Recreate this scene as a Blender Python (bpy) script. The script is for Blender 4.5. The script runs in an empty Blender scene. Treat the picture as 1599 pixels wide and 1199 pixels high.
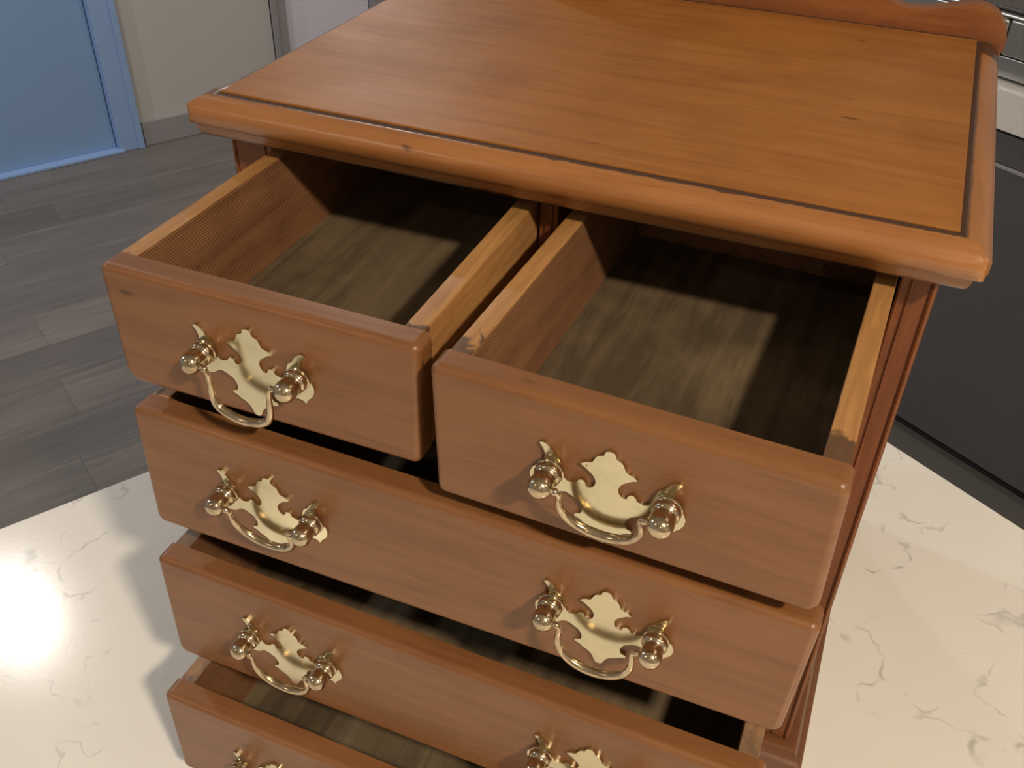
import bpy, bmesh, math, random
from mathutils import Vector, Matrix, Euler

random.seed(7)
SC = bpy.context.scene
COL = SC.collection
PI = math.pi

# ------------------------------------------------------------------ frame of reference
# room: X towards the room's right, Y away, Z up (floor 0).  The chest stands rotated on the island.
CH_ROT = math.radians(31.7)
CT = 0.910                       # island worktop height
ZB = 0.455                       # drawer-top datum of the chest above the worktop
RZ = Matrix.Rotation(CH_ROT, 3, 'Z')
def chest_to_world(p):
    return RZ @ Vector(p) + Vector((0, 0, CT + ZB))

# ------------------------------------------------------------------ camera
cam_d = bpy.data.cameras.new('camera'); cam = bpy.data.objects.new('camera', cam_d); COL.objects.link(cam)
cam_d.sensor_width = 36.0; cam_d.sensor_fit = 'HORIZONTAL'
cam_d.lens = 1523.57 / 1599 * 36.0
cam_d.clip_start = 0.02
fw = RZ @ Vector((-0.28968253, 0.74254197, -0.60391676))
rt = RZ @ Vector((0.92510619, 0.37905234, 0.02231297))
up = RZ @ Vector((-0.24548437, 0.55222345, 0.79673501))
cpos = chest_to_world((0.37351, -0.50892, 0.26992))
M = Matrix(((rt.x, up.x, -fw.x, cpos.x), (rt.y, up.y, -fw.y, cpos.y), (rt.z, up.z, -fw.z, cpos.z), (0, 0, 0, 1)))
cam.matrix_world = M
SC.camera = cam

# ------------------------------------------------------------------ world, lamps, exposure
w = bpy.data.worlds.new('room_air'); SC.world = w; w.use_nodes = True
w.node_tree.nodes['Background'].inputs[0].default_value = (1.0, 0.9, 0.8, 1)
w.node_tree.nodes['Background'].inputs[1].default_value = 0.05
SC.view_settings.view_transform = 'Standard'; SC.view_settings.look = 'None'
SC.view_settings.gamma = 1.0; SC.view_settings.use_curve_mapping = False
SC.view_settings.exposure = 0.0

CEIL = 2.66
def downlight_lamp(x, y, power, color, size=0.10, spread=PI):
    l = bpy.data.lights.new('downlight_lamp', 'AREA'); l.shape = 'DISK'; l.size = size
    l.energy = power; l.color = color; l.spread = spread
    o = bpy.data.objects.new('downlight_lamp', l); COL.objects.link(o); o.location = (x, y, CEIL - 0.012)
    return o
WARM = (1.0, 0.83, 0.62); NEUT = (1.0, 0.94, 0.88); COOL = (0.80, 0.90, 1.0)
LAMPS = [  # x, y, power, colour
    (1.70, -0.19, 50.0, WARM),       # key, right of the camera
    (-1.92, -0.27, 13.0, NEUT),      # its reflection shows on the worktop
    (-2.3, 1.3, 13.0, NEUT),  # added fill for the walls by the white door, unseen source
    (2.2, 1.2, 6.0, WARM),  # added weak fill over the back cabinets, unseen source
    (0.0, -2.1, 5.0, WARM),  # added weak fill from the front, softens the shadows
    (-2.3, -1.7, 22.0, COOL),  # added cool fill for the blue door side, no known lamp
    (2.4, -2.1, 6.0, WARM),  # added weak fill from the front right, no known lamp
]
for a in LAMPS: downlight_lamp(*a, size=(0.13 if a[2] > 40 else 0.10))

# ------------------------------------------------------------------ helpers
def link(name, me, mat, parent=None):
    o = bpy.data.objects.new(name, me); COL.objects.link(o)
    if mat is not None and len(me.materials) == 0: me.materials.append(mat)
    if parent is not None: o.parent = parent
    return o
def finish(bm, name, mat, parent=None, smooth=True, angle=38, loc=None, rotz=0):
    bmesh.ops.recalc_face_normals(bm, faces=bm.faces)
    if smooth:
        for f in bm.faces: f.smooth = True
        for e in bm.edges:
            if len(e.link_faces) == 2:
                e.smooth = e.calc_face_angle(0) < math.radians(angle)
    me = bpy.data.meshes.new(name); bm.to_mesh(me); bm.free()
    o = link(name, me, mat, parent)
    if smooth:
        wn = o.modifiers.new('weighted_normal', 'WEIGHTED_NORMAL'); wn.keep_sharp = True; wn.weight = 90; wn.mode = 'FACE_AREA'
    if loc is not None: o.location = loc
    o.rotation_euler[2] = rotz
    return o
def add_box(bm, x0, x1, y0, y1, z0, z1, bev=0.0, seg=2):
    vs = [bm.verts.new(p) for p in ((x0,y0,z0),(x1,y0,z0),(x1,y1,z0),(x0,y1,z0),(x0,y0,z1),(x1,y0,z1),(x1,y1,z1),(x0,y1,z1))]
    fs = [bm.faces.new([vs[i] for i in q]) for q in ((0,3,2,1),(4,5,6,7),(0,1,5,4),(1,2,6,5),(2,3,7,6),(3,0,4,7))]
    if bev > 0:
        es = list({e for f in fs for e in f.edges})
        bmesh.ops.bevel(bm, geom=es, offset=bev, segments=seg, affect='EDGES', profile=0.5)
def box(name, mat, parent, x0, x1, y0, y1, z0, z1, bev=0.0, seg=2, **k):
    bm = bmesh.new(); add_box(bm, x0, x1, y0, y1, z0, z1, bev, seg)
    return finish(bm, name, mat, parent, **k)
def thing(name, label, cat, loc=(0,0,0), rotz=0, group=None):
    o = bpy.data.objects.new(name, None); COL.objects.link(o)
    o.empty_display_size = 0.05
    o.location = loc; o.rotation_euler = (0, 0, rotz)
    o['label'] = label; o['category'] = cat
    if group: o['group'] = group
    return o
def structure(o): o['kind'] = 'structure'; return o
def board_xz(name, mat, parent, outline, y0, y1, rim=0.002, seg=3, **k):
    """an upright board: outline in x,z, front at y0, back at y1, both rims rounded"""
    bm = bmesh.new()
    a = [bm.verts.new((x, y0, z)) for x, z in outline]; b = [bm.verts.new((x, y1, z)) for x, z in outline]
    n = len(a); fa = bm.faces.new(a); fb = bm.faces.new(b[::-1])
    for i in range(n): bm.faces.new((a[i], b[i], b[(i+1)%n], a[(i+1)%n]))
    if rim > 0: bmesh.ops.bevel(bm, geom=list(fa.edges) + list(fb.edges), offset=rim, segments=seg, affect='EDGES', profile=0.5)
    return finish(bm, name, mat, parent, **k)
def round_poly(P, R, k=6):
    """round the corners of polygon P (x,z) with radii R"""
    out = []; n = len(P)
    for i in range(n):
        p = Vector(P[i]); a = Vector(P[i-1]); b = Vector(P[(i+1)%n]); r = R[i]
        d1 = (a-p).normalized(); d2 = (b-p).normalized()
        ang = d1.angle(d2); t = r/math.tan(ang/2)
        s = p + d1*t; e = p + d2*t
        c = p + (d1+d2).normalized()*(r/math.sin(ang/2))
        for j in range(k+1):
            u = j/k
            v = (s-c).lerp(e-c, u).normalized()*r
            out.append(tuple(c+v))
    return out
def tube(bm, pts, rad, n=12, cap=True):
    rings = []
    prev = None
    for i, p in enumerate(pts):
        p = Vector(p)
        t = (Vector(pts[min(i+1, len(pts)-1)]) - Vector(pts[max(i-1, 0)])).normalized()
        if prev is None:
            ref = Vector((0, 1, 0)) if abs(t.y) < .9 else Vector((1, 0, 0))
            u = t.cross(ref).normalized()
        else:
            u = (prev - t*prev.dot(t)).normalized()
        prev = u; v = t.cross(u); r = rad[i] if isinstance(rad, (list, tuple)) else rad
        rings.append([bm.verts.new(p + (u*math.cos(2*PI*j/n) + v*math.sin(2*PI*j/n))*r) for j in range(n)])
    for a, b in zip(rings[:-1], rings[1:]):
        for j in range(n): bm.faces.new((a[j], a[(j+1)%n], b[(j+1)%n], b[j]))
    if cap: bm.faces.new(rings[0][::-1]); bm.faces.new(rings[-1])
def lathe_y(bm, prof, cx, cz, y0, n=24):
    """profile (distance out towards -y, radius) turned about an axis along y"""
    rings = []
    for d, r in prof:
        if r < 1e-6: rings.append([bm.verts.new((cx, y0-d, cz))])
        else: rings.append([bm.verts.new((cx + r*math.cos(2*PI*j/n), y0-d, cz + r*math.sin(2*PI*j/n))) for j in range(n)])
    for a, b in zip(rings[:-1], rings[1:]):
        for j in range(n):
            if len(a) == 1 and len(b) == 1: continue
            if len(a) == 1: bm.faces.new((a[0], b[j], b[(j+1)%n]))
            elif len(b) == 1: bm.faces.new((a[j], a[(j+1)%n], b[0]))
            else: bm.faces.new((a[j], a[(j+1)%n], b[(j+1)%n], b[j]))
def smooth_path(P, k=6):
    P = [Vector(p) for p in P]; out = []
    for i in range(len(P)-1):
        p0 = P[max(i-1, 0)]; p1 = P[i]; p2 = P[i+1]; p3 = P[min(i+2, len(P)-1)]
        for j in range(k):
            t = j/k
            out.append(0.5*((2*p1) + (-p0+p2)*t + (2*p0-5*p1+4*p2-p3)*t*t + (-p0+3*p1-3*p2+p3)*t**3))
    out.append(P[-1]); return out

# ------------------------------------------------------------------ materials
class NT:
    def __init__(s, name):
        s.m = bpy.data.materials.new(name); s.m.use_nodes = True; s.t = s.m.node_tree; s.n = s.t.nodes; s.l = s.t.links
        s.b = s.n['Principled BSDF']
    def new(s, kind, **k):
        o = s.n.new(kind)
        for a, v in k.items():
            if hasattr(o, a) and a not in o.inputs: setattr(o, a, v)
            else: s.put(o.inputs[a], v)
        return o
    def put(s, sock, v):
        if isinstance(v, bpy.types.NodeSocket): s.l.new(v, sock)
        elif hasattr(v, 'outputs'): s.l.new(v.outputs[0], sock)
        else: sock.default_value = v
    def math(s, op, a, b=0.0, c=0.0, clamp=False):
        o = s.n.new('ShaderNodeMath'); o.operation = op; o.use_clamp = clamp
        s.put(o.inputs[0], a); s.put(o.inputs[1], b); s.put(o.inputs[2], c); return o.outputs[0]
    def coords(s, scale=(1,1,1), loc=(0,0,0), kind='Object', vary=True):
        tc = s.n.new('ShaderNodeTexCoord'); mp = s.n.new('ShaderNodeMapping')
        mp.inputs['Scale'].default_value = scale; mp.inputs['Location'].default_value = loc
        v = tc.outputs[kind]
        if vary:
            oi = s.n.new('ShaderNodeObjectInfo'); ad = s.n.new('ShaderNodeVectorMath'); ad.operation = 'MULTIPLY_ADD'
            ad.inputs[0].default_value = (3.1, 7.7, 5.3); s.l.new(oi.outputs['Random'], ad.inputs[1]); s.l.new(v, ad.inputs[2]); v = ad.outputs[0]
        s.l.new(v, mp.inputs['Vector']); return mp.outputs[0]
    def noise(s, vec, scale=5, detail=3, rough=0.5, dist=0.0):
        o = s.n.new('ShaderNodeTexNoise'); s.l.new(vec, o.inputs['Vector'])
        o.inputs['Scale'].default_value = scale; o.inputs['Detail'].default_value = detail
        o.inputs['Roughness'].default_value = rough; o.inputs['Distortion'].default_value = dist
        return o.outputs[0]
    def ramp(s, f, stops):
        o = s.n.new('ShaderNodeValToRGB'); s.l.new(f, o.inputs[0]); e = o.color_ramp.elements
        while len(e) < len(stops): e.new(0.5)
        for i, (p, c) in enumerate(stops):
            e[i].position = p; e[i].color = c if len(c) == 4 else (*c, 1)
        return o.outputs[0]
    def mix(s, f, a, b, mode='MIX'):
        o = s.n.new('ShaderNodeMix'); o.data_type = 'RGBA'; o.blend_type = mode
        s.put(o.inputs[0], f)
        for i, v in ((6, a), (7, b)):
            if isinstance(v, tuple) and len(v) == 3: v = (*v, 1)
            s.put(o.inputs[i], v)
        return o.outputs[2]
    def step(s, v, a, b):
        o = s.n.new('ShaderNodeMapRange'); o.interpolation_type = 'SMOOTHSTEP'
        s.put(o.inputs[0], v); o.inputs[1].default_value = a; o.inputs[2].default_value = b
        return o.outputs[0]
    def bump(s, h, strength=0.2, dist=0.001):
        o = s.n.new('ShaderNodeBump'); o.inputs['Strength'].default_value = strength; o.inputs['Distance'].default_value = dist
        s.put(o.inputs['Height'], h); s.l.new(o.outputs[0], s.b.inputs['Normal'])
    def base(s, c):
        if isinstance(c, tuple): s.b.inputs['Base Color'].default_value = (*c, 1) if len(c) == 3 else c
        else: s.l.new(c, s.b.inputs['Base Color'])
    def set(s, **k):
        for a, v in k.items(): s.put(s.b.inputs[a.replace('_', ' ')], v)

def wood(name, light, dark, axis='X', rough=0.36, ring=1.0, specks=0.5, spec=0.5, coat=0.25, extra=None, mott=0.5, combed=False):
    t = NT(name)
    ax = {'X': (1, 14, 14), 'Y': (14, 1, 14), 'Z': (14, 14, 1)}[axis]
    v = t.coords(ax)
    grain = t.noise(v, 9*ring, 4, 0.6, 0.6)                 # broad figure
    fine = t.noise(v, 60, 3, 0.55)
    blot = t.noise(t.coords((1, 1, 1)), 14, 3, 0.55)
    f = t.math('ADD', t.math('MULTIPLY', t.step(grain, 0.35, 0.70), 0.55), t.math('MULTIPLY', t.step(fine, 0.35, 0.75), 0.16))
    f = t.math('ADD', f, t.math('MULTIPLY', t.step(blot, 0.38, 0.68), mott*0.45), clamp=True)
    c = t.mix(f, light, dark)
    # thin dark late-wood lines
    ln = t.noise(v, 30*ring, 2, 0.4, 0.3)
    lines = t.math('MULTIPLY', t.step(ln, 0.60, 0.74), 0.20)
    c = t.mix(lines, c, tuple(x*0.45 for x in dark))
    # small bruises and worm specks
    if specks > 0:
        vo = t.n.new('ShaderNodeTexVoronoi'); vo.inputs['Scale'].default_value = 30
        t.l.new(t.coords(tuple(0.35 if x == 1 else 1.0 for x in ax)), vo.inputs['Vector'])
        pick = t.step(t.noise(t.coords((1,1,1)), 22, 1, 0.5), 0.44, 0.50)
        sp = t.math('MULTIPLY', t.math('SUBTRACT', 1.0, t.step(vo.outputs['Distance'], 0.03, 0.085)), pick)
        c = t.mix(t.math('MULTIPLY', sp, specks), c, tuple(x*0.18 for x in dark))
    if combed:
        wv = t.n.new('ShaderNodeTexWave'); wv.bands_direction = 'Z'; wv.inputs['Scale'].default_value = 170
        wv.inputs['Distortion'].default_value = 2.5; wv.inputs['Detail'].default_value = 2; wv.inputs['Detail Scale'].default_value = 0.4
        t.l.new(t.coords((1, 1, 1), vary=False), wv.inputs['Vector'])
        c = t.mix(t.math('MULTIPLY', t.step(wv.outputs[1], 0.35, 0.9), 0.42), c, tuple(x*0.45 for x in dark))
        t.bump(wv.outputs[1], 0.5, 0.0004)
    else:
        t.bump(t.math('ADD', fine, ln), 0.10, 0.0006)
    if extra: c = extra(t, c)
    t.base(c)
    rn = t.math('ADD', rough-0.06, t.math('MULTIPLY', blot, 0.14))
    t.set(Roughness=rn, Specular_IOR_Level=spec, Coat_Weight=coat, Coat_Roughness=0.28)
    return t.m

def sep(t, kind='Object'):
    tc = t.n.new('ShaderNodeTexCoord'); s = t.n.new('ShaderNodeSeparateXYZ'); t.l.new(tc.outputs[kind], s.inputs[0]); return s.outputs

LT = (0.50, 0.185, 0.048); DK = (0.27, 0.082, 0.020)
def groove_dirt(t, c):       # old dark wax along the front groove of the moulding, uneven edge
    o = sep(t); nz = t.noise(t.coords((1,1,1)), 110, 3, 0.6)
    d = t.math('ADD', o[1], t.math('MULTIPLY', t.math('SUBTRACT', nz, 0.5), 0.006))
    m = t.step(d, -0.0232, -0.0218)
    return t.mix(t.math('MULTIPLY', m, 0.85), c, (0.035, 0.013, 0.006))
def end_dirt(t, c):          # dark patch where the side moulding meets the gallery
    o = sep(t); nz = t.noise(t.coords((1,1,1)), 90, 3, 0.6)
    d = t.math('ADD', o[1], t.math('MULTIPLY', t.math('SUBTRACT', nz, 0.5), 0.01))
    c = t.mix(t.math('MULTIPLY', t.step(d, 0.280, 0.287), 0.95), c, (0.030, 0.014, 0.011))
    g = t.math('ADD', o[0], t.math('MULTIPLY', t.math('SUBTRACT', nz, 0.5), 0.003))
    return t.mix(t.math('MULTIPLY', t.math('SUBTRACT', 1.0, t.step(g, 0.4246, 0.4258)), 0.7), c, (0.04, 0.016, 0.008))
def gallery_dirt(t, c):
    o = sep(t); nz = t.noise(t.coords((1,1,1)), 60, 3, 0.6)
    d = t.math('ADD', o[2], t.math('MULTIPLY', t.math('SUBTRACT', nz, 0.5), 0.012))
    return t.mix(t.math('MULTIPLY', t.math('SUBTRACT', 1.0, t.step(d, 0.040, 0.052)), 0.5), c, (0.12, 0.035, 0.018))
def joint_stain(t, c):       # purple-grey stain on the drawer sides near the front joint
    o = sep(t); nz = t.noise(t.coords((1,1,1)), 55, 3, 0.6, 0.8)
    y = t.math('ADD', o[1], t.math('MULTIPLY', t.math('SUBTRACT', nz, 0.5), 0.05))
    m = t.math('MULTIPLY', t.math('SUBTRACT', 1.0, t.step(y, -0.156, -0.150)), t.step(o[2], -0.006, -0.002))
    return t.mix(t.math('MULTIPLY', m, 0.8), c, (0.040, 0.020, 0.017))
def aged_side(t, c):
    nz = t.noise(t.coords((1,1,1)), 38, 4, 0.65, 0.6)
    return t.mix(t.math('MULTIPLY', t.step(nz, 0.38, 0.58), 0.85), c, (0.12, 0.085, 0.062))

M_top = wood('honey_pine_top', (0.37, 0.150, 0.035), (0.255, 0.094, 0.020), 'X', 0.44, 0.8, 0.6, coat=0.0, spec=0.35, mott=0.9)
M_mould = wood('honey_pine_moulding', (0.38, 0.160, 0.050), (0.26, 0.098, 0.028), 'X', 0.28, 1.0, 0.9, coat=0.4, extra=groove_dirt)
M_mould_s = wood('honey_pine_side_moulding', (0.38, 0.160, 0.050), (0.26, 0.098, 0.028), 'Y', 0.28, 1.0, 0.8, coat=0.4, extra=end_dirt)
M_gallery = wood('gallery_pine', (0.30, 0.112, 0.035), (0.19, 0.062, 0.018), 'X', 0.38, 1.0, 0.6, coat=0.1, spec=0.4, extra=gallery_dirt)
M_front = wood('waxed_pine_front', (0.232, 0.101, 0.037), (0.165, 0.066, 0.023), 'X', 0.36, 0.8, 0.8, coat=0.10, spec=0.42, mott=0.5)
M_post = wood('red_pine_post', (0.205, 0.070, 0.023), (0.115, 0.036, 0.012), 'Z', 0.45, 1.2, 0.5, coat=0.0, spec=0.35)
M_rail = wood('red_pine_rail', (0.17, 0.065, 0.023), (0.11, 0.038, 0.013), 'X', 0.4, 1.2, 0.4)
M_side = wood('drawer_side_pine', (0.47, 0.245, 0.085), (0.27, 0.125, 0.042), 'Y', 0.45, 1.2, 0.9, coat=0.1, extra=joint_stain)
M_side_old = wood('greyed_drawer_side_pine', (0.36, 0.20, 0.10), (0.22, 0.11, 0.05), 'Y', 0.5, 1.2, 0.8, coat=0.05, extra=aged_side)
M_lining = wood('combed_drawer_lining', (0.30, 0.145, 0.062), (0.17, 0.070, 0.030), 'Y', 0.6, 0.6, 0.4, coat=0.0, combed=True, mott=1.0)
M_bottom = wood('dusty_drawer_bottom', (0.185, 0.135, 0.078), (0.085, 0.060, 0.036), 'Y', 0.65, 0.6, 0.4, coat=0.0, mott=1.5, spec=0.3)
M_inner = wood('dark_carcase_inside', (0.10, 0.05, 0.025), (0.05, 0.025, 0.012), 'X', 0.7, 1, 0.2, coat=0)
def plain(name, col, rough=0.5, metal=0.0, **k):
    t = NT(name); t.base(col); t.set(Roughness=rough, Metallic=metal, **k); return t.m
M_wax = plain('dark_groove_wax', (0.060, 0.027, 0.014), 0.7)
t = NT('polished_brass')
sp = t.n.new('ShaderNodeTexVoronoi'); sp.inputs['Scale'].default_value = 150; t.l.new(t.coords((1,1,1)), sp.inputs['Vector'])
pk = t.step(t.noise(t.coords((1,1,1)), 120, 1, 0.5), 0.58, 0.64)
tn = t.noise(t.coords((1,1,1)), 60, 3, 0.6)
c = t.mix(t.step(tn, 0.45, 0.8), (0.70, 0.64, 0.44), (0.58, 0.52, 0.34))
c = t.mix(t.math('MULTIPLY', t.math('MULTIPLY', t.math('SUBTRACT', 1.0, t.step(sp.outputs['Distance'], 0.05, 0.11)), pk), 0.8), c, (0.12, 0.08, 0.04))
t.base(c); t.set(Metallic=1.0, Roughness=t.math('ADD', 0.13, t.math('MULTIPLY', tn, 0.10))); M_brass = t.m
t = NT('cast_brass')
tn = t.noise(t.coords((1,1,1)), 140, 3, 0.6)
t.base(t.mix(t.step(tn, 0.4, 0.8), (0.58, 0.47, 0.32), (0.38, 0.29, 0.18))); t.set(Metallic=1.0, Roughness=0.20); t.bump(tn, 0.08, 0.0004); M_brass2 = t.m

# quartz worktop
def quartz(name):
    t = NT(name)
    v = t.coords((1,1,1), vary=False)
    wn = t.n.new('ShaderNodeTexNoise'); wn.inputs['Scale'].default_value = 26; wn.inputs['Detail'].default_value = 4; t.l.new(v, wn.inputs['Vector'])
    wv = t.n.new('ShaderNodeVectorMath'); wv.operation = 'MULTIPLY_ADD'; t.l.new(wn.outputs['Color'], wv.inputs[0])
    wv.inputs[1].default_value = (0.055, 0.055, 0.0); t.l.new(v, wv.inputs[2])
    a = t.noise(wv.outputs[0], 7.5, 1.5, 0.5)
    vein = t.math('SUBTRACT', 1.0, t.step(t.math('ABSOLUTE', t.math('SUBTRACT', a, 0.5)), 0.0, 0.009))
    m = t.step(t.noise(v, 9, 2, 0.5), 0.47, 0.60)
    m2 = t.step(t.noise(v, 45, 2, 0.5), 0.35, 0.6)
    vv = t.math('MULTIPLY', t.math('MULTIPLY', vein, m), m2)
    b = t.noise(wv.outputs[0], 17, 1.0, 0.5)
    vein2 = t.math('SUBTRACT', 1.0, t.step(t.math('ABSOLUTE', t.math('SUBTRACT', b, 0.48)), 0.0, 0.014))
    m3 = t.step(t.noise(v, 16, 2, 0.5), 0.56, 0.64)
    vv = t.math('MAXIMUM', vv, t.math('MULTIPLY', t.math('MULTIPLY', vein2, m3), 0.6))
    cloud = t.noise(v, 3.5, 3, 0.6)
    c = t.mix(t.step(cloud, 0.35, 0.7), (0.80, 0.785, 0.755), (0.85, 0.84, 0.81))
    c = t.mix(t.math('MULTIPLY', vv, 0.62), c, (0.33, 0.33, 0.31))
    t.base(c); t.set(Roughness=0.16, Specular_IOR_Level=0.5)
    t.bump(t.noise(v, 220, 2, 0.5), 0.04, 0.0005)
    return t.m
M_quartz = quartz('veined_white_quartz')

# floor planks
t = NT('grey_vinyl_plank')
oi = t.n.new('ShaderNodeObjectInfo')
g = t.noise(t.coords((22, 1.3, 1)), 3.0, 5, 0.6, 0.5)
g2 = t.noise(t.coords((6, 1, 1)), 2.0, 3, 0.6)
c = t.mix(t.step(g, 0.3, 0.75), (0.20, 0.175, 0.155), (0.145, 0.125, 0.110))
c = t.mix(t.math('MULTIPLY', t.step(g2, 0.35, 0.7), 0.5), c, (0.12, 0.103, 0.092))
hv = t.n.new('ShaderNodeHueSaturation'); t.l.new(c, hv.inputs['Color'])
t.put(hv.inputs['Value'], t.math('ADD', 0.82, t.math('MULTIPLY', oi.outputs['Random'], 0.42)))
t.base(hv.outputs[0]); t.set(Roughness=0.42); t.bump(g, 0.1, 0.001); M_floor = t.m
def painted(name, col, rough=0.55, var=0.06):
    t = NT(name); n = t.noise(t.coords((1,1,1), vary=False), 2.5, 4, 0.6)
    t.base(t.mix(n, tuple(x*(1-var) for x in col), tuple(min(1, x*(1+var)) for x in col)))
    t.set(Roughness=rough); t.bump(t.noise(t.coords((1,1,1), vary=False), 180, 2, 0.5), 0.12, 0.001); return t.m
M_wall = painted('beige_wall_paint', (0.56, 0.545, 0.53), 0.8)
M_ceil = painted('white_ceiling_paint', (0.75, 0.73, 0.70), 0.9)
M_grey = painted('grey_trim_paint', (0.33, 0.32, 0.335), 0.5)
M_blue = painted('blue_door_paint', (0.255, 0.405, 0.66), 0.45)
M_blue2 = painted('blue_frame_paint', (0.30, 0.45, 0.74), 0.45)
M_whited = painted('white_door_paint', (0.80, 0.78, 0.88), 0.5)
M_char = painted('charcoal_cabinet_paint', (0.105, 0.100, 0.102), 0.5)
t = NT('brushed_stainless_steel')
n = t.noise(t.coords((1, 30, 60)), 8, 3, 0.6); t.base(t.mix(n, (0.42, 0.42, 0.40), (0.58, 0.57, 0.54)))
t.set(Metallic=1.0, Roughness=0.32); M_steel = t.m
M_black = plain('dark_hob_surface', (0.045, 0.036, 0.032), 0.25)
M_led = NT('downlight_glow'); M_led.base((1, .9, .75)); M_led.b.inputs['Emission Color'].default_value = (1, .85, .65, 1); M_led.b.inputs['Emission Strength'].default_value = 3.0; M_led = M_led.m
M_whitep = plain('white_plastic', (0.8, 0.79, 0.76), 0.4)

# ------------------------------------------------------------------ room shell
X0, X1, Y0, Y1 = -3.253, 3.3, -3.0, 2.6
fl = structure(box('floor', plain('floor_underlay', (0.04, 0.035, 0.03), 0.8), None, X0-.1, X1+.1, Y0-.1, Y1+.1, -0.06, -0.003, smooth=False))
# vinyl planks, run along Y; each one a part of the floor
PW, PL = 0.18, 1.22
def plank_mesh(L):
    bm = bmesh.new(); add_box(bm, 0.0002, PW-0.0002, 0.0002, L-0.0002, -0.003, 0.0, 0.0004, 1)
    bmesh.ops.recalc_face_normals(bm, faces=bm.faces); me = bpy.data.meshes.new('plank'); bm.to_mesh(me); bm.free(); me.materials.append(M_floor); return me
plank_cache = {}
row0 = -1.50 + PW*0                      # a seam passes x = -1.50
k0 = int(math.floor((X0 - row0)/PW)); k1 = int(math.ceil((X1 - row0)/PW))
for k in range(k0, k1):
    off = -0.005 if k == 0 else random.uniform(0, PL)
    if k == -8: off = 0.32
    y = off - PL*math.ceil((off - Y0)/PL)
    while y < Y1:
        a = max(y, Y0); b = min(y+PL, Y1); xa = row0 + k*PW
        if b - a > 0.03:
            key = round(b-a, 3)
            if key not in plank_cache: plank_cache[key] = plank_mesh(b-a)
            o = bpy.data.objects.new('plank', plank_cache[key]); COL.objects.link(o); o.location = (max(xa, X0), a, 0); o.parent = fl
            if xa < X0: o.scale = ((xa+PW-X0)/PW, 1, 1)
            if xa + PW > X1: o.scale = ((X1-xa)/PW, 1, 1)
        y += PL
structure(box('ceiling', M_ceil, None, X0-.1, X1+.1, Y0-.1, Y1+.1, CEIL+.012, CEIL+.1, smooth=False))
# left wall with two door openings (along Y)
DB0, DB1 = -0.17, 0.672      # blue door leaf
WD0, WD1 = 1.445, 1.836      # white door leaf
HD = 2.04
bm = bmesh.new()
for a, b, z0, z1 in ((Y0-.1, DB0-.012, 0, CEIL+.012), (DB1+.012, WD0-.01, 0, CEIL+.012), (WD1+.01, Y1+.1, 0, CEIL+.012), (DB0-.012, DB1+.012, HD, CEIL+.012), (WD0-.01, WD1+.01, HD, CEIL+.012)):
    add_box(bm, X0-.12, X0, a, b, z0, z1)
structure(finish(bm, 'wall_left', M_wall, smooth=False))
structure(box('wall_back', M_wall, None, X0-.12, X1+.12, Y1, Y1+.12, 0, CEIL+.012, smooth=False))
structure(box('wall_front', M_wall, None, X0-.12, X1+.12, Y0-.12, Y0, 0, CEIL+.012, smooth=False))
structure(box('wall_right', M_wall, None, X1, X1+.12, Y0, Y1, 0, CEIL+.012, smooth=False))
# baseboard
structure(box('baseboard_left', M_grey, None, X0, X0+.014, DB1+.105, WD0-.075, 0, 0.098, .004, 2))
structure(box('baseboard_back', M_grey, None, X0+.02, X1-.02, Y1-.014, Y1, 0, 0.098, .004, 2))
# doors
def door(name, y0, y1, leaf, frame, cw0, cw1, rec=0.012, sill=False):
    d = bpy.data.objects.new(name, None); COL.objects.link(d); d.location = (X0, (y0+y1)/2, 0); d['kind'] = 'structure'
    def p(n, m, *a, **k):
        o = box(n, m, d, *a, **k); o.location = (-X0, -(y0+y1)/2, 0); return o
    p('door_leaf', leaf, X0-.05, X0-rec, y0+.003, y1-.003, 0.012, HD-.015, .0015, 1)
    for s, (a, b) in ((0, (y0-cw0, y0-.004)), (1, (y1+.004, y1+cw1))):
        p('door_jamb', frame, X0-.10, X0+.001, (y0-.011 if s == 0 else y1), (y0 if s == 0 else y1+.011), 0, HD, .001, 1)
        p('door_casing', frame, X0, X0+.018, a, b, 0, HD+.08, .004, 2)
        if cw1 > .09:   # raised outer back-band
            e = (a, a+.025) if s == 0 else (b-.025, b)
            p('casing_band', frame, X0+.001, X0+.027, e[0], e[1], 0, HD+.085, .004, 2)
    p('head_casing', frame, X0, X0+.018, y0-.004, y1+.004, HD, HD+.08, .004, 2)
    if sill: p('threshold', frame, X0-.10, X0+.03, y0-.004, y1+.02, 0, .012, .003, 2)
    return d
d1 = door('door_1', DB0, DB1, M_blue, M_blue2, .10, .10, sill=True)
d2 = door('door_2', WD0, WD1, M_whited, M_grey, .072, .130)
bm = bmesh.new(); add_box(bm, X0-.012, X0+.02, DB0+.055, DB0+.075, 1.0, 1.02, .003)
tube(bm, [(X0+.03, DB0+.06, 1.01), (X0+.03, DB0+.17, 1.01)], .009, 12)
kn = finish(bm, 'door_handle', M_steel, d1); kn.location = (-X0, -(DB0+DB1)/2, 0)

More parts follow.
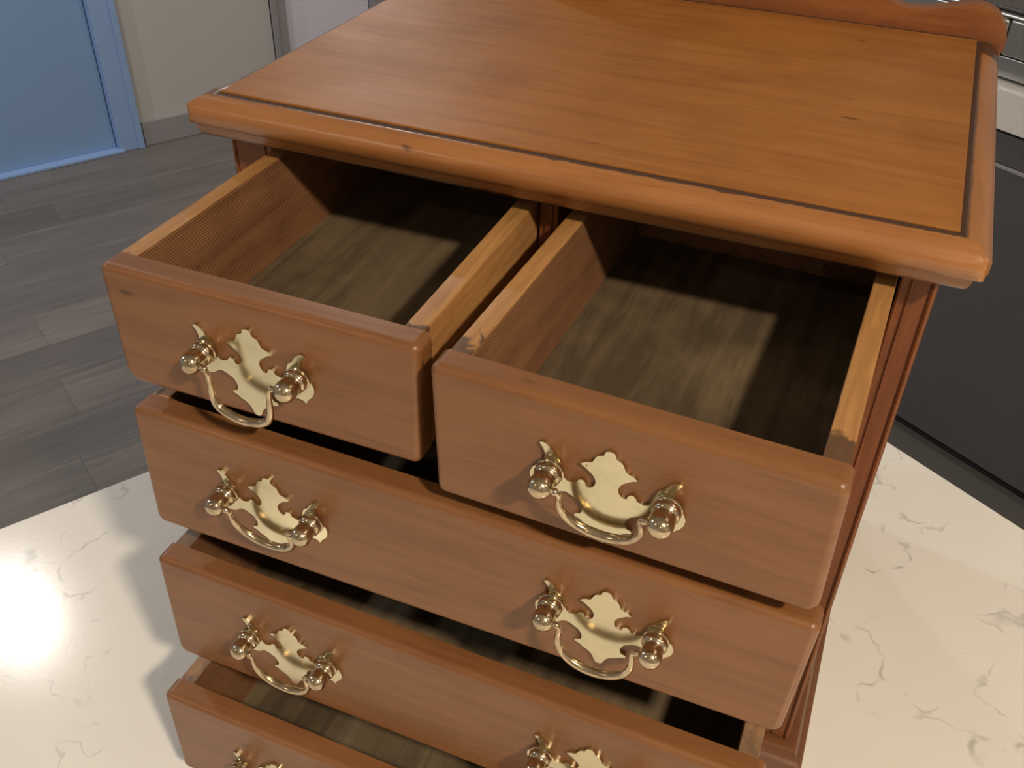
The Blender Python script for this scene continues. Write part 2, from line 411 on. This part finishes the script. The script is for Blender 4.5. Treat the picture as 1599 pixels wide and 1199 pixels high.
# downlights: fixtures in the ceiling; all but key and worktop lamp are added fill
names = ['round white ceiling downlight over the right end of the island', 'round white ceiling downlight over the floor left of the island',
         'added unseen fill downlight near the white door', 'added unseen fill downlight above the charcoal cabinets',
         'added unseen fill downlight near the front wall', 'added unseen cool fill downlight in the front left corner', 'added unseen fill downlight in the front right corner']
for i, a in enumerate(LAMPS):
    d = thing('ceiling_downlight', names[i], 'light', (a[0], a[1], CEIL), 0, 'ceiling downlights')
    bm = bmesh.new()
    prof = [(.052, .0), (.052, -.006), (.062, -.008), (.072, -.004), (.074, .010), (.052, .010)]
    rings = [[bm.verts.new((r*math.cos(2*PI*j/32), r*math.sin(2*PI*j/32), z)) for j in range(32)] for r, z in prof]
    for q in range(len(rings)):
        A = rings[q]; B = rings[(q+1) % len(rings)]
        for j in range(32): bm.faces.new((A[j], A[(j+1)%32], B[(j+1)%32], B[j]))
    finish(bm, 'trim_ring', M_whitep, d)
    bm = bmesh.new(); bmesh.ops.create_circle(bm, cap_ends=True, radius=.052, segments=32)
    finish(bm, 'lamp_lens', M_led, d, loc=(0, 0, -.001))

# ------------------------------------------------------------------ island
IX0, IX1, IY0, IY1 = -0.2756, 1.45, -2.1, 0.633
isl = thing('kitchen_island', 'kitchen island with charcoal base carrying the white worktop', 'island', (0.58, -0.73, 0))
def at(o, p): o.location = (o.location[0]-p[0], o.location[1]-p[1], o.location[2]-p[2]); return o
ip = (0.58, -0.73, 0)
at(box('cabinet_body', M_char, isl, IX0+.04, IX1-.04, IY0+.04, IY1-.04, 0.10, CT-.0401, .002, 1), ip)
at(box('toe_kick', M_char, isl, IX0+.10, IX1-.10, IY0+.10, IY1-.10, 0.0, .10, 0), ip)
for k in range(3):
    a = IY0+.05 + k*0.87
    at(box('cabinet_panel', M_char, isl, IX0+.028, IX0+.04, a, a+.85, .12, CT-.06, .002, 1), ip)
wt = box('worktop', M_quartz, None, IX0, IX1, IY0, IY1, CT-.04, CT, .0015, 2)
wt['label'] = 'white quartz island worktop with thin grey veins under the chest'; wt['category'] = 'worktop'

# ------------------------------------------------------------------ back run: cabinets, worktop, cooker unit
CY = 1.78
bc = thing('charcoal_cabinet', 'charcoal base cabinet behind the chest at the right edge', 'cabinet', (0.6, 2.1, 0))
bp = (0.6, 2.1, 0)
at(box('cabinet_body', M_char, bc, -1.30, 2.6, CY+.022, Y1-.016, .04, .8395, .002, 1), bp)
at(box('toe_kick', M_char, bc, -1.28, 2.58, CY+.08, Y1-.016, 0, .04, 0), bp)
xs = [-1.296, -0.70, 0.0, 0.65, 1.30, 1.95, 2.596]
for a, b in zip(xs[:-1], xs[1:]):
    at(box('drawer_front', M_char, bc, a+.002, b-.002, CY, CY+.0215, .768, .832, .002, 1), bp)
    at(box('door', M_char, bc, a+.002, b-.002, CY, CY+.0215, .045, .758, .002, 1), bp)
    at(box('rail_strip', M_grey, bc, a+.002, b-.002, CY-.003, CY+.01, .759, .767, .001, 1), bp)
sheet_ = thing('added_floor_sheet', 'added dark sheet that darkens the floor between island and charcoal cabinet', 'mat', (0.6, 1.2, 0))  # added dark sheet to darken the aisle floor, no known mat
at(box('sheet_field', plain('added_sheet_dark', (.10,.094,.090), .9), sheet_, -1.2, 2.4, .70, 1.82, .0, .006, .002, 2), (0.6, 1.2, 0))
bm = bmesh.new()
for a_ in ((-1.23, 2.43, .65, .70), (-1.23, 2.43, 1.82, 1.85), (-1.23, -1.20, .70, 1.82), (2.40, 2.43, .70, 1.82)): add_box(bm, *a_, 0, .007, .002, 1)
at(finish(bm, 'sheet_border', plain('added_sheet_edge', (.09,.084,.08), .8), sheet_), (0.6, 1.2, 0))
bw = box('worktop', M_quartz, None, -1.32, 2.62, CY-.012, Y1-.016, .84, .9215, .003, 2)
bw['label'] = 'thick cream-white worktop on the charcoal cabinets, right edge'; bw['category'] = 'worktop'
hob = thing('stainless_cooker', 'stainless steel cooker unit with dark top on the far worktop', 'cooker', (-0.45, 2.05, .922))
hp = (-0.45, 2.05, .922)
at(box('base_ledge', M_steel, hob, -1.25, 0.35, CY+.03, 2.45, .9285, .9705, .004, 2), hp)
for a, b in ((-1.24, -.484), (-.460, .34)):
    at(box('front_panel', M_steel, hob, a, b, CY+.026, CY+.05, .972, 1.046, .006, 3), hp)
at(box('highlight_strip', plain('highlight_steel', (.85,.82,.78), .25, 1.0), hob, -.4835, -.4605, CY+.020, CY+.045, .9712, 1.046, .008, 3), hp)  # brighter metal colour stands in for the highlight on the rounded edge
at(box('body', M_steel, hob, -1.24, 0.34, CY+.05, 2.44, .9707, 1.046, .003, 2), hp)
at(box('top_rim', plain('steel_rim', (.75,.72,.68), .3, 1.0), hob, -1.25, 0.35, CY+.022, 2.45, 1.0465, 1.054, .003, 2), hp)
at(box('cooktop_surface', M_black, hob, -.66, 0.33, CY+.04, 2.43, 1.0545, 1.062, .003, 2), hp)
for x in (-1.2, -.5, .3):
    for y in (CY+.08, 2.4):
        bm = bmesh.new(); tube(bm, [(x, y, .9215), (x, y, .929)], .012, 12); at(finish(bm, 'foot', M_black, hob), hp)

# ------------------------------------------------------------------ the chest
chest = thing('chest_of_drawers', 'small honey pine chest with five open drawers and brass handles on white worktop', 'chest of drawers', (0, 0, CT), CH_ROT)
def cpart(name, mat, x0, x1, y0, y1, z0, z1, bev=0.001, seg=2, **k):
    return box(name, mat, chest, x0, x1, y0, y1, z0, z1, bev, seg, loc=(0, 0, ZB), **k)
T = 0.0404
XL, XR, YB = -0.0345, 0.4216, 0.318
OL, OR = -0.0012, 0.4017          # drawer opening
# top panel, slightly cupped edges
cpart('top_panel', M_top, -0.0226, 0.4212, -0.0166, 0.3134, 0.0205, T, 0.0008, 2)
for nm, a in (('groove_line', (-0.0231, 0.4240, -0.0207, -0.0162, 0.030, 0.0391)), ('groove_line', (0.4208, 0.4240, -0.0190, 0.3134, 0.030, 0.0390))):
    cpart(nm, M_wax, *a, bev=0)
cpart('groove_line', M_wax, -0.020, 0.4206, 0.3128, 0.3140, 0.0380, 0.0409, bev=0)
prof = [  # y front, x left, x right, z
    (-.0202, -.0234, .4236, .0350), (-.0204, -.0236, .4238, .0388), (-.0212, -.0246, .4246, .0394), (-.0230, -.0280, .4270, .0396), (-.0262, -.0315, .4308, .0388), (-.0298, -.0355, .4345, .0366),
    (-.0322, -.0388, .4372, .0340), (-.0336, -.0408, .4388, .0312), (-.0339, -.0416, .4394, .0282), (-.0333, -.0413, .4390, .0250), (-.0316, -.0404, .4376, .0222), (-.0290, -.0392, .4356, .0204),
    (-.0262, -.0384, .4338, .0200), (-.0258, -.0383, .4334, .0186), (-.0254, -.0385, .4332, .0168), (-.0240, -.0386, .4322, .0134), (-.0212, -.0387, .4304, .0108), (-.0182, -.0386, .4290, .0092),
    (-.0160, -.0384, .4279, .0086), (-.0156, -.0382, .4276, .0076), (.004, -.028, .416, .0074), (.004, -.0230, .416, .0350)]
def moulding(name, mat, which):
    bm = bmesh.new(); A = []; B = []
    for y, xl, xr, z in prof:
        if which == 'front': A.append((xl, y, z)); B.append((xr, y, z))
        elif which == 'left': A.append((xl, y, z)); B.append((xl, .3134, z))   # lowered below, it lies a little under the panel
        else: A.append((xr, y, z)); B.append((xr, .3134, z))
    if which != 'front':   # back points stay on the side line
        A = A; B = B
    rings = []
    US = [0, .0015, .003, .005, .007, .009, .011, .014, .017, .020, .024, .028, .034, .04, .05, .07, .12, .25, .5]
    US = US + [1-u for u in US[-2::-1]]
    for u in US:
        rings.append([bm.verts.new(Vector(a).lerp(Vector(b), u)) for a, b in zip(A, B)])
        if which == 'left':
            for v in rings[-1]: v.co.z -= .0035*min(1.0, max(0.0, (v.co.y + .012)/.03))
    n = len(A)
    for r, s in zip(rings[:-1], rings[1:]):
        for j in range(n): bm.faces.new((r[j], r[(j+1)%n], s[(j+1)%n], s[j]))
    bm.faces.new(rings[0]); bm.faces.new(rings[-1][::-1])
    # slight wear: soften the mitred corners of the nose
    for v in bm.verts:
        for cx, sx in ((-.0414, -1), (.4392, 1)):
            dx = (v.co.x - cx)*-sx; dy = v.co.y + .0338
            if dx < .0085 and dy < .0085 and v.co.z > .019:
                r = .0085; ex = max(0, r-dx); ey = max(0, r-dy); L = math.hypot(ex, ey)
                if L > r: k = r/L; v.co.x = cx - sx*(r-ex*k); v.co.y = -.0338 + r - ey*k
    return finish(bm, name, mat, chest, angle=32, loc=(0, 0, ZB))
moulding('front_moulding', M_mould, 'front'); moulding('side_moulding', M_mould_s, 'left'); moulding('side_moulding', M_mould_s, 'right')
# gallery (backsplash) with scalloped top
half = [(0.0, .104), (.030, .103), (.060, .099), (.090, .091), (.115, .081), (.135, .0705), (.1506, .0610), (.1593, .0578), (.168, .0562), (.1816, .0574), (.1945, .0603), (.2072, .0635), (.2150, .0645), (.2230, .0636), (.2309, .0596), (.2358, .0545), (.2392, .0486), (.2412, .0420), (.2412, .0370), (.2396, .0315), (.2370, .0280), (.2340, .0255)]
hp2 = [(p.x, p.y) for p in smooth_path([Vector((a, b, 0)) for a, b in half], 3)]
poly = [(0.2+x, z) for x, z in hp2] + [(.423, .0255), (.423, .005), (-.023, .005), (-.023, .0255)] + [(0.2-x, z) for x, z in hp2[:0:-1]]
board_xz('gallery_board', M_gallery, chest, poly, .3137, .3290, rim=.0045, seg=4, loc=(0, 0, ZB), angle=50)
# posts with a quirked bead worked on their edges
def post(x0, x1, outer):
    # cross-section in x,y (front face y=0); s runs from the outer edge inwards
    S = [(0, .020), (0, .0024), (.0006, .0008), (.0020, 0), (.0032, .0007), (.0036, .0020), (.0042, .0020), (.0047, 0), (x1-x0-.0062, 0), (x1-x0-.0057, .0013), (x1-x0-.0051, .0013), (x1-x0-.0046, 0), (x1-x0-.0010, 0), (x1-x0, .0010), (x1-x0, .020)]
    P = [((x1-s) if outer > 0 else (x0+s), y) for s, y in S]
    bm = bmesh.new(); zs = [-.4265, .0073]
    A = [bm.verts.new((x, y, zs[0])) for x, y in P]; B = [bm.verts.new((x, y, zs[1])) for x, y in P]; n = len(P)
    for j in range(n): bm.faces.new((A[j], A[(j+1)%n], B[(j+1)%n], B[j]))
    bm.faces.new(A); bm.faces.new(B)
    return finish(bm, 'corner_post', M_post, chest, loc=(0, 0, ZB), angle=25)
post(XL, OL, -1); post(OR, XR, 1)
cpart('side_panel', M_post, XL+.0005, XL+.011, .0202, YB, -.4265, .0073)
cpart('side_panel', M_post, XR-.011, XR-.0005, .0202, YB, -.4265, .0073)
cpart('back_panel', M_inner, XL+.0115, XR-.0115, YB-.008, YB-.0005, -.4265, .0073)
bm = bmesh.new()
add_box(bm, OL-.0005, OR+.0005, .0006, .018, .0004, .0072, .0008, 2); add_box(bm, OL-.0005, OR+.0005, -.0040, .0010, .0034, .0072, .0012, 2)
finish(bm, 'top_rail', M_rail, chest, loc=(0, 0, ZB))
bm = bmesh.new(); add_box(bm, .1898, .2020, .0005, .20, -.0800, -.0007, .001, 2); add_box(bm, .1938, .1985, -.0008, .0006, -.0800, -.0012, .0006, 2)
finish(bm, 'drawer_divider', M_post, chest, loc=(0, 0, ZB))
RAILS = [(-.0805, -.0885), (-.1890, -.2040), (-.3120, -.3180), (-.4190, -.4265)]
for a, b in RAILS:
    cpart('drawer_rail', M_rail, OL-.0005, OR+.0005, .0008, .045, b, a, .001, 2)
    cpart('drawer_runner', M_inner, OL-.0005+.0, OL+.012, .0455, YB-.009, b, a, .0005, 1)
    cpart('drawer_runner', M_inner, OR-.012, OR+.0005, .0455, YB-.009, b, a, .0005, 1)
# plinth with moulded top
pp = [(.0, -.4285), (.004, -.4285), (.0075, -.4300), (.0095, -.4330), (.0105, -.4365), (.0130, -.4375), (.0150, -.4395), (.0153, -.4545), (.0, -.4545)]
bm = bmesh.new()
rings = []
for (cx, cy) in (((XL), YB), (XL, 0), (XR, 0), (XR, YB)):
    sx = -1 if cx == XL else 1
    rings.append([bm.verts.new((cx + sx*d, (cy - d) if cy == 0 else cy, z)) for d, z in [(-.012, -.4285)] + pp[1:-1] + [(-.012, -.4545)]])
for r, s in zip(rings[:-1], rings[1:]):
    n = len(r)
    for j in range(n): bm.faces.new((r[j], r[(j+1)%n], s[(j+1)%n], s[j]))
bm.faces.new(rings[0]); bm.faces.new(rings[-1])
finish(bm, 'plinth', M_rail, chest, loc=(0, 0, ZB), angle=30)
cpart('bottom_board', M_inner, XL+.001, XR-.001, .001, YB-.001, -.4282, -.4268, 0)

# ---- brass handle geometry (millimetres about the plate's top centre) -------------------------------
HALF = [(0,0),(1.4,-.3),(2.5,-1.2),(3.0,-3.3),(4.2,-4.0),(5.6,-4.5),(6.7,-5.8),(7.3,-7.3),(8.2,-9.3),(9.4,-9.9),(10.8,-10.2),(12.3,-10.9),(14.0,-12.4),(11.6,-13.3),(9.6,-14.8),(7.4,-16.6),(6.0,-18.6),(5.5,-20.8),(5.9,-22.9),(7.2,-24.6),(8.8,-25.3),(10.1,-24.8),(10.4,-23.2),(11.4,-22.0),(13.0,-21.8),(14.2,-22.9),(15.0,-24.6),(16.6,-24.9),(18.2,-25.6),(20.0,-25.0),(21.4,-23.0),(22.2,-19.5),(23.0,-16.2),(24.2,-13.9),(25.6,-13.4),(26.6,-12.0),(27.6,-10.2),(29.2,-8.2),(31.4,-6.6),(33.0,-6.3),(34.4,-7.0),(33.2,-8.6),(31.9,-10.6),(31.2,-13.2),(31.5,-16.0),(32.8,-18.6),(35.0,-21.0),(37.2,-23.6),(38.3,-26.6),(38.0,-29.8),(36.6,-32.6),(34.6,-34.6),(33.3,-36.6),(32.4,-38.4),(31.2,-36.8),(29.4,-36.2),(27.0,-36.3),(24.8,-35.4),(22.6,-33.4),(20.2,-32.4),(17.8,-32.9),(15.4,-34.2),(13.2,-35.4),(11.8,-37.2),(10.8,-39.6),(10.8,-42.0),(11.8,-43.6),(14.2,-44.3),(14.4,-45.8),(12.4,-46.5),(11.0,-47.2),(9.6,-48.4),(7.4,-49.4),(5.6,-50.6),(4.2,-52.0),(3.2,-54.0),(2.4,-56.2),(1.3,-57.4),(0,-57.6)]
OUT = [(x/1000, z/1000) for x, z in HALF] + [(-x/1000, z/1000) for x, z in HALF[-2:0:-1]]
PZ = -.0212; PX = .0288
def handle_meshes():
    bm = bmesh.new()
    a = [bm.verts.new((x, -.0015, z)) for x, z in OUT]; b = [bm.verts.new((x, 0, z)) for x, z in OUT]; n = len(a)
    fa = bm.faces.new(a); bm.faces.new(b[::-1])
    for i in range(n): bm.faces.new((a[i], b[i], b[(i+1)%n], a[(i+1)%n]))
    r = bmesh.ops.inset_region(bm, faces=[fa], thickness=.0006, depth=0)
    inner = set(v for v in fa.verts)
    for v in inner: v.co.y = -.0019
    bmesh.ops.recalc_face_normals(bm, faces=bm.faces)
    for f in bm.faces: f.smooth = False
    plate = bpy.data.meshes.new('handle_plate'); bm.to_mesh(plate); bm.free(); plate.materials.append(M_brass)
    bm = bmesh.new()   # post: rosette, neck, ball
    lathe_y(bm, [(.0017, 0), (.0017, .0066), (.0026, .0071), (.0040, .0071), (.0045, .0065), (.0050, .0068), (.0066, .0068), (.0078, .0066), (.0084, .0061), (.0088, .0055), (.0096, .0053), (.0106, .0053),
                 (.0112, .0056), (.0124, .0059), (.0140, .0061), (.0158, .0061), (.0174, .0058), (.0188, .0051), (.0199, .0040), (.0206, .0027), (.0210, .0013), (.0211, 0)], 0, 0, 0, 28)
    bmesh.ops.recalc_face_normals(bm, faces=bm.faces)
    for f in bm.faces: f.smooth = True
    for e in bm.edges:
        if len(e.link_faces) == 2: e.smooth = e.calc_face_angle(0) < math.radians(50)
    post = bpy.data.meshes.new('handle_post'); bm.to_mesh(post); bm.free(); post.materials.append(M_brass2)
    def bail(square):
        if square:
            P = [(.0245, 0, 0), (.0215, 0, -.0004), (.0195, 0, -.0022), (.0186, 0, -.0062), (.0184, 0, -.0120), (.0180, 0, -.0178), (.0160, 0, -.0235), (.0115, 0, -.0268), (.0055, 0, -.0286), (0, 0, -.0292)]
        else:
            P = [(.0245, 0, 0), (.0222, 0, .0006), (.0202, 0, -.0006), (.0196, 0, -.0036), (.0200, 0, -.0085), (.0196, 0, -.0140), (.0172, 0, -.0196), (.0128, 0, -.0240), (.0070, 0, -.0268), (0, 0, -.0278)]
        P = P + [(-x, y, z) for x, y, z in P[-2::-1]]
        path = smooth_path(P, 5); m = len(path)
        rad = []
        for i in range(m):
            u = abs(i/(m-1)*2-1)
            rad.append(.00150 + .00105*max(0, 1-(u/.62)**2)*1.0 + (.0004 if .80 < u < .88 else 0))
        bm = bmesh.new(); tube(bm, path, rad, 12)
        bmesh.ops.recalc_face_normals(bm, faces=bm.faces)
        for f in bm.faces: f.smooth = True
        me = bpy.data.meshes.new('bail_handle'); bm.to_mesh(me); bm.free(); me.materials.append(M_brass2); return me
    return plate, post, bail(False), bail(True)
PLATE, POSTM, BAIL, BAIL_SQ = handle_meshes()

# ---- drawers -------------------------------------------------------------------------------------
# each drawer: pull, yaw, pivot x, dx, front outline corners (TL, TR, BR, BL) in chest x,z, corner radii, handles (x, ztop, roll, bail swing, square)
def drawer(pull, yaw, xc, dx, quad, rad, s0, s1, ztop, zbot, handles, side_mat, length=.300, th=.0118, fth=.0152):
    piv = Vector((xc+dx, 0, ZB))
    P = [(x-xc, z) for x, z in quad]
    ol = round_poly(P, rad, 6)
    # front board: outline rounded off towards the viewer
    bm = bmesh.new(); r = .0042; K = 5
    cx = sum(p[0] for p in ol)/len(ol); cz = sum(p[1] for p in ol)/len(ol)
    def shrink(d):
        out = []; n = len(ol)
        for i in range(n):
            a = Vector(ol[i-1]); b = Vector(ol[(i+1)%n]); p = Vector(ol[i])
            tt = (b-a).normalized(); nn = Vector((-tt.y, tt.x))
            if nn.dot(Vector((cx, cz))-p) < 0: nn = -nn
            out.append(p + nn*d)
        return out
    loops = [[bm.verts.new((p[0], -pull+fth, p[1])) for p in ol]]
    for k in range(K+1):
        a = k/K*PI/2
        q = shrink(r*(1-math.cos(a)))
        loops.append([bm.verts.new((p[0], -pull + r*(1-math.sin(a)), p[1])) for p in q])
    n = len(ol)
    for A, B in zip(loops[:-1], loops[1:]):
        for j in range(n): bm.faces.new((A[j], A[(j+1)%n], B[(j+1)%n], B[j]))
    bm.faces.new(loops[0]); bm.faces.new(loops[-1])
    d = finish(bm, 'drawer', M_front, chest, loc=piv, rotz=yaw, angle=45)
    yb = -pull + length
    y0 = -pull + fth
    for i, (a, b) in enumerate(((s0, s0+th), (s1-th, s1))):
        # solid wood side with its own combed inner lining face
        bm = bmesh.new(); add_box(bm, a-xc, b-xc, y0-.0002, yb, zbot, ztop, .0013, 2)
        o = finish(bm, 'drawer_side', None, d, smooth=True)
        me = o.data; me.materials.append(side_mat); me.materials.append(M_lining)
        for f in me.polygons:
            inner = f.normal.x > .9 if i == 0 else f.normal.x < -.9
            if inner: f.material_index = 1
    box('drawer_back', M_lining, d, s0+th-xc, s1-th-xc, yb-.009, yb-.001, zbot, ztop-.006, .001, 1)
    box('drawer_bottom', M_bottom, d, s0+th-.001-xc, s1-th+.001-xc, y0+.0005, yb-.0095, zbot+.006, zbot+.0105, 0, 1, smooth=False)
    # the rebate behind the front, a lip of the front board's own wood
    box('front_lining', M_lining, d, s0+th-xc, s1-th-xc, y0-.0001, y0+.0012, zbot+.0105, ztop-.006, 0, 1, smooth=False)
    for hx, hz, roll, swing, sq, off in handles:
        R = Matrix.Rotation(roll, 4, 'Y')
        def put(me, nm, loc, rx=0):
            o = bpy.data.objects.new(nm, me); COL.objects.link(o); o.parent = d
            lo = Vector((hx-xc, -pull, hz)) + (R.to_3x3() @ Vector(loc))
            o.location = lo; o.rotation_euler = (Matrix.Rotation(roll, 3, 'Y') @ Matrix.Rotation(rx, 3, 'X')).to_euler(); return o
        put(PLATE, 'handle_plate', (0, -.0001, 0))
        for s in (-1, 1): put(POSTM, 'handle_post', (s*PX+off, 0, PZ))
        put(BAIL_SQ if sq else BAIL, 'bail_handle', (off, -.0160, PZ), math.radians(swing))
    return d
r5 = .0050
drawer(.1687, .0032, .1, -.0004, [(-.0005, .0006), (.1916, -.0008), (.1894, -.0776), (-.0001, -.0774)], [r5, .0046, .0046, .010],
       .0010, .1880, -.0006, -.0765, [(.0925, -.0157, .02, 0, True, .0012)], M_side)
drawer(.1828, -.0311, .3, .0038, [(.2042, .0010), (.3988, -.0003), (.4008, -.0790), (.2068, -.0800)], [.0048, .0048, .007, .0048],
       .2070, .3962, -.0008, -.0790, [(.2974, -.0172, .008, 18, False, .001)], M_side)
drawer(.1776, -.0053, .2, .0023, [(.0028, -.0905), (.4022, -.0942), (.3985, -.1822), (-.0006, -.1860)], [r5, .0048, .007, .006],
       .0020, .3960, -.0952, -.1830, [(.0943, -.1120, .02, 16, False, .001), (.2993, -.1137, .012, 2, False, 0)], M_side)
drawer(.1870, -.0053, .2, 0.0, [(.0018, -.2100), (.4000, -.2150), (.3975, -.3050), (-.0010, -.3090)], [r5, .0048, .007, .008],
       .0015, .3950, -.2150, -.3050, [(.0999, -.2325, .012, 8, False, 0), (.305, -.2385, .015, 4, False, 0)], M_side_old)
drawer(.2133, -.0053, .2, 0.0, [(.0014, -.3238), (.4000, -.3260), (.3980, -.4170), (-.0010, -.4170)], [r5, .0048, .005, .005],
       .0015, .3950, -.3290, -.4160, [(.0900, -.3535, .01, 8, False, 0), (.305, -.3560, .01, 8, False, 0)], M_side_old)
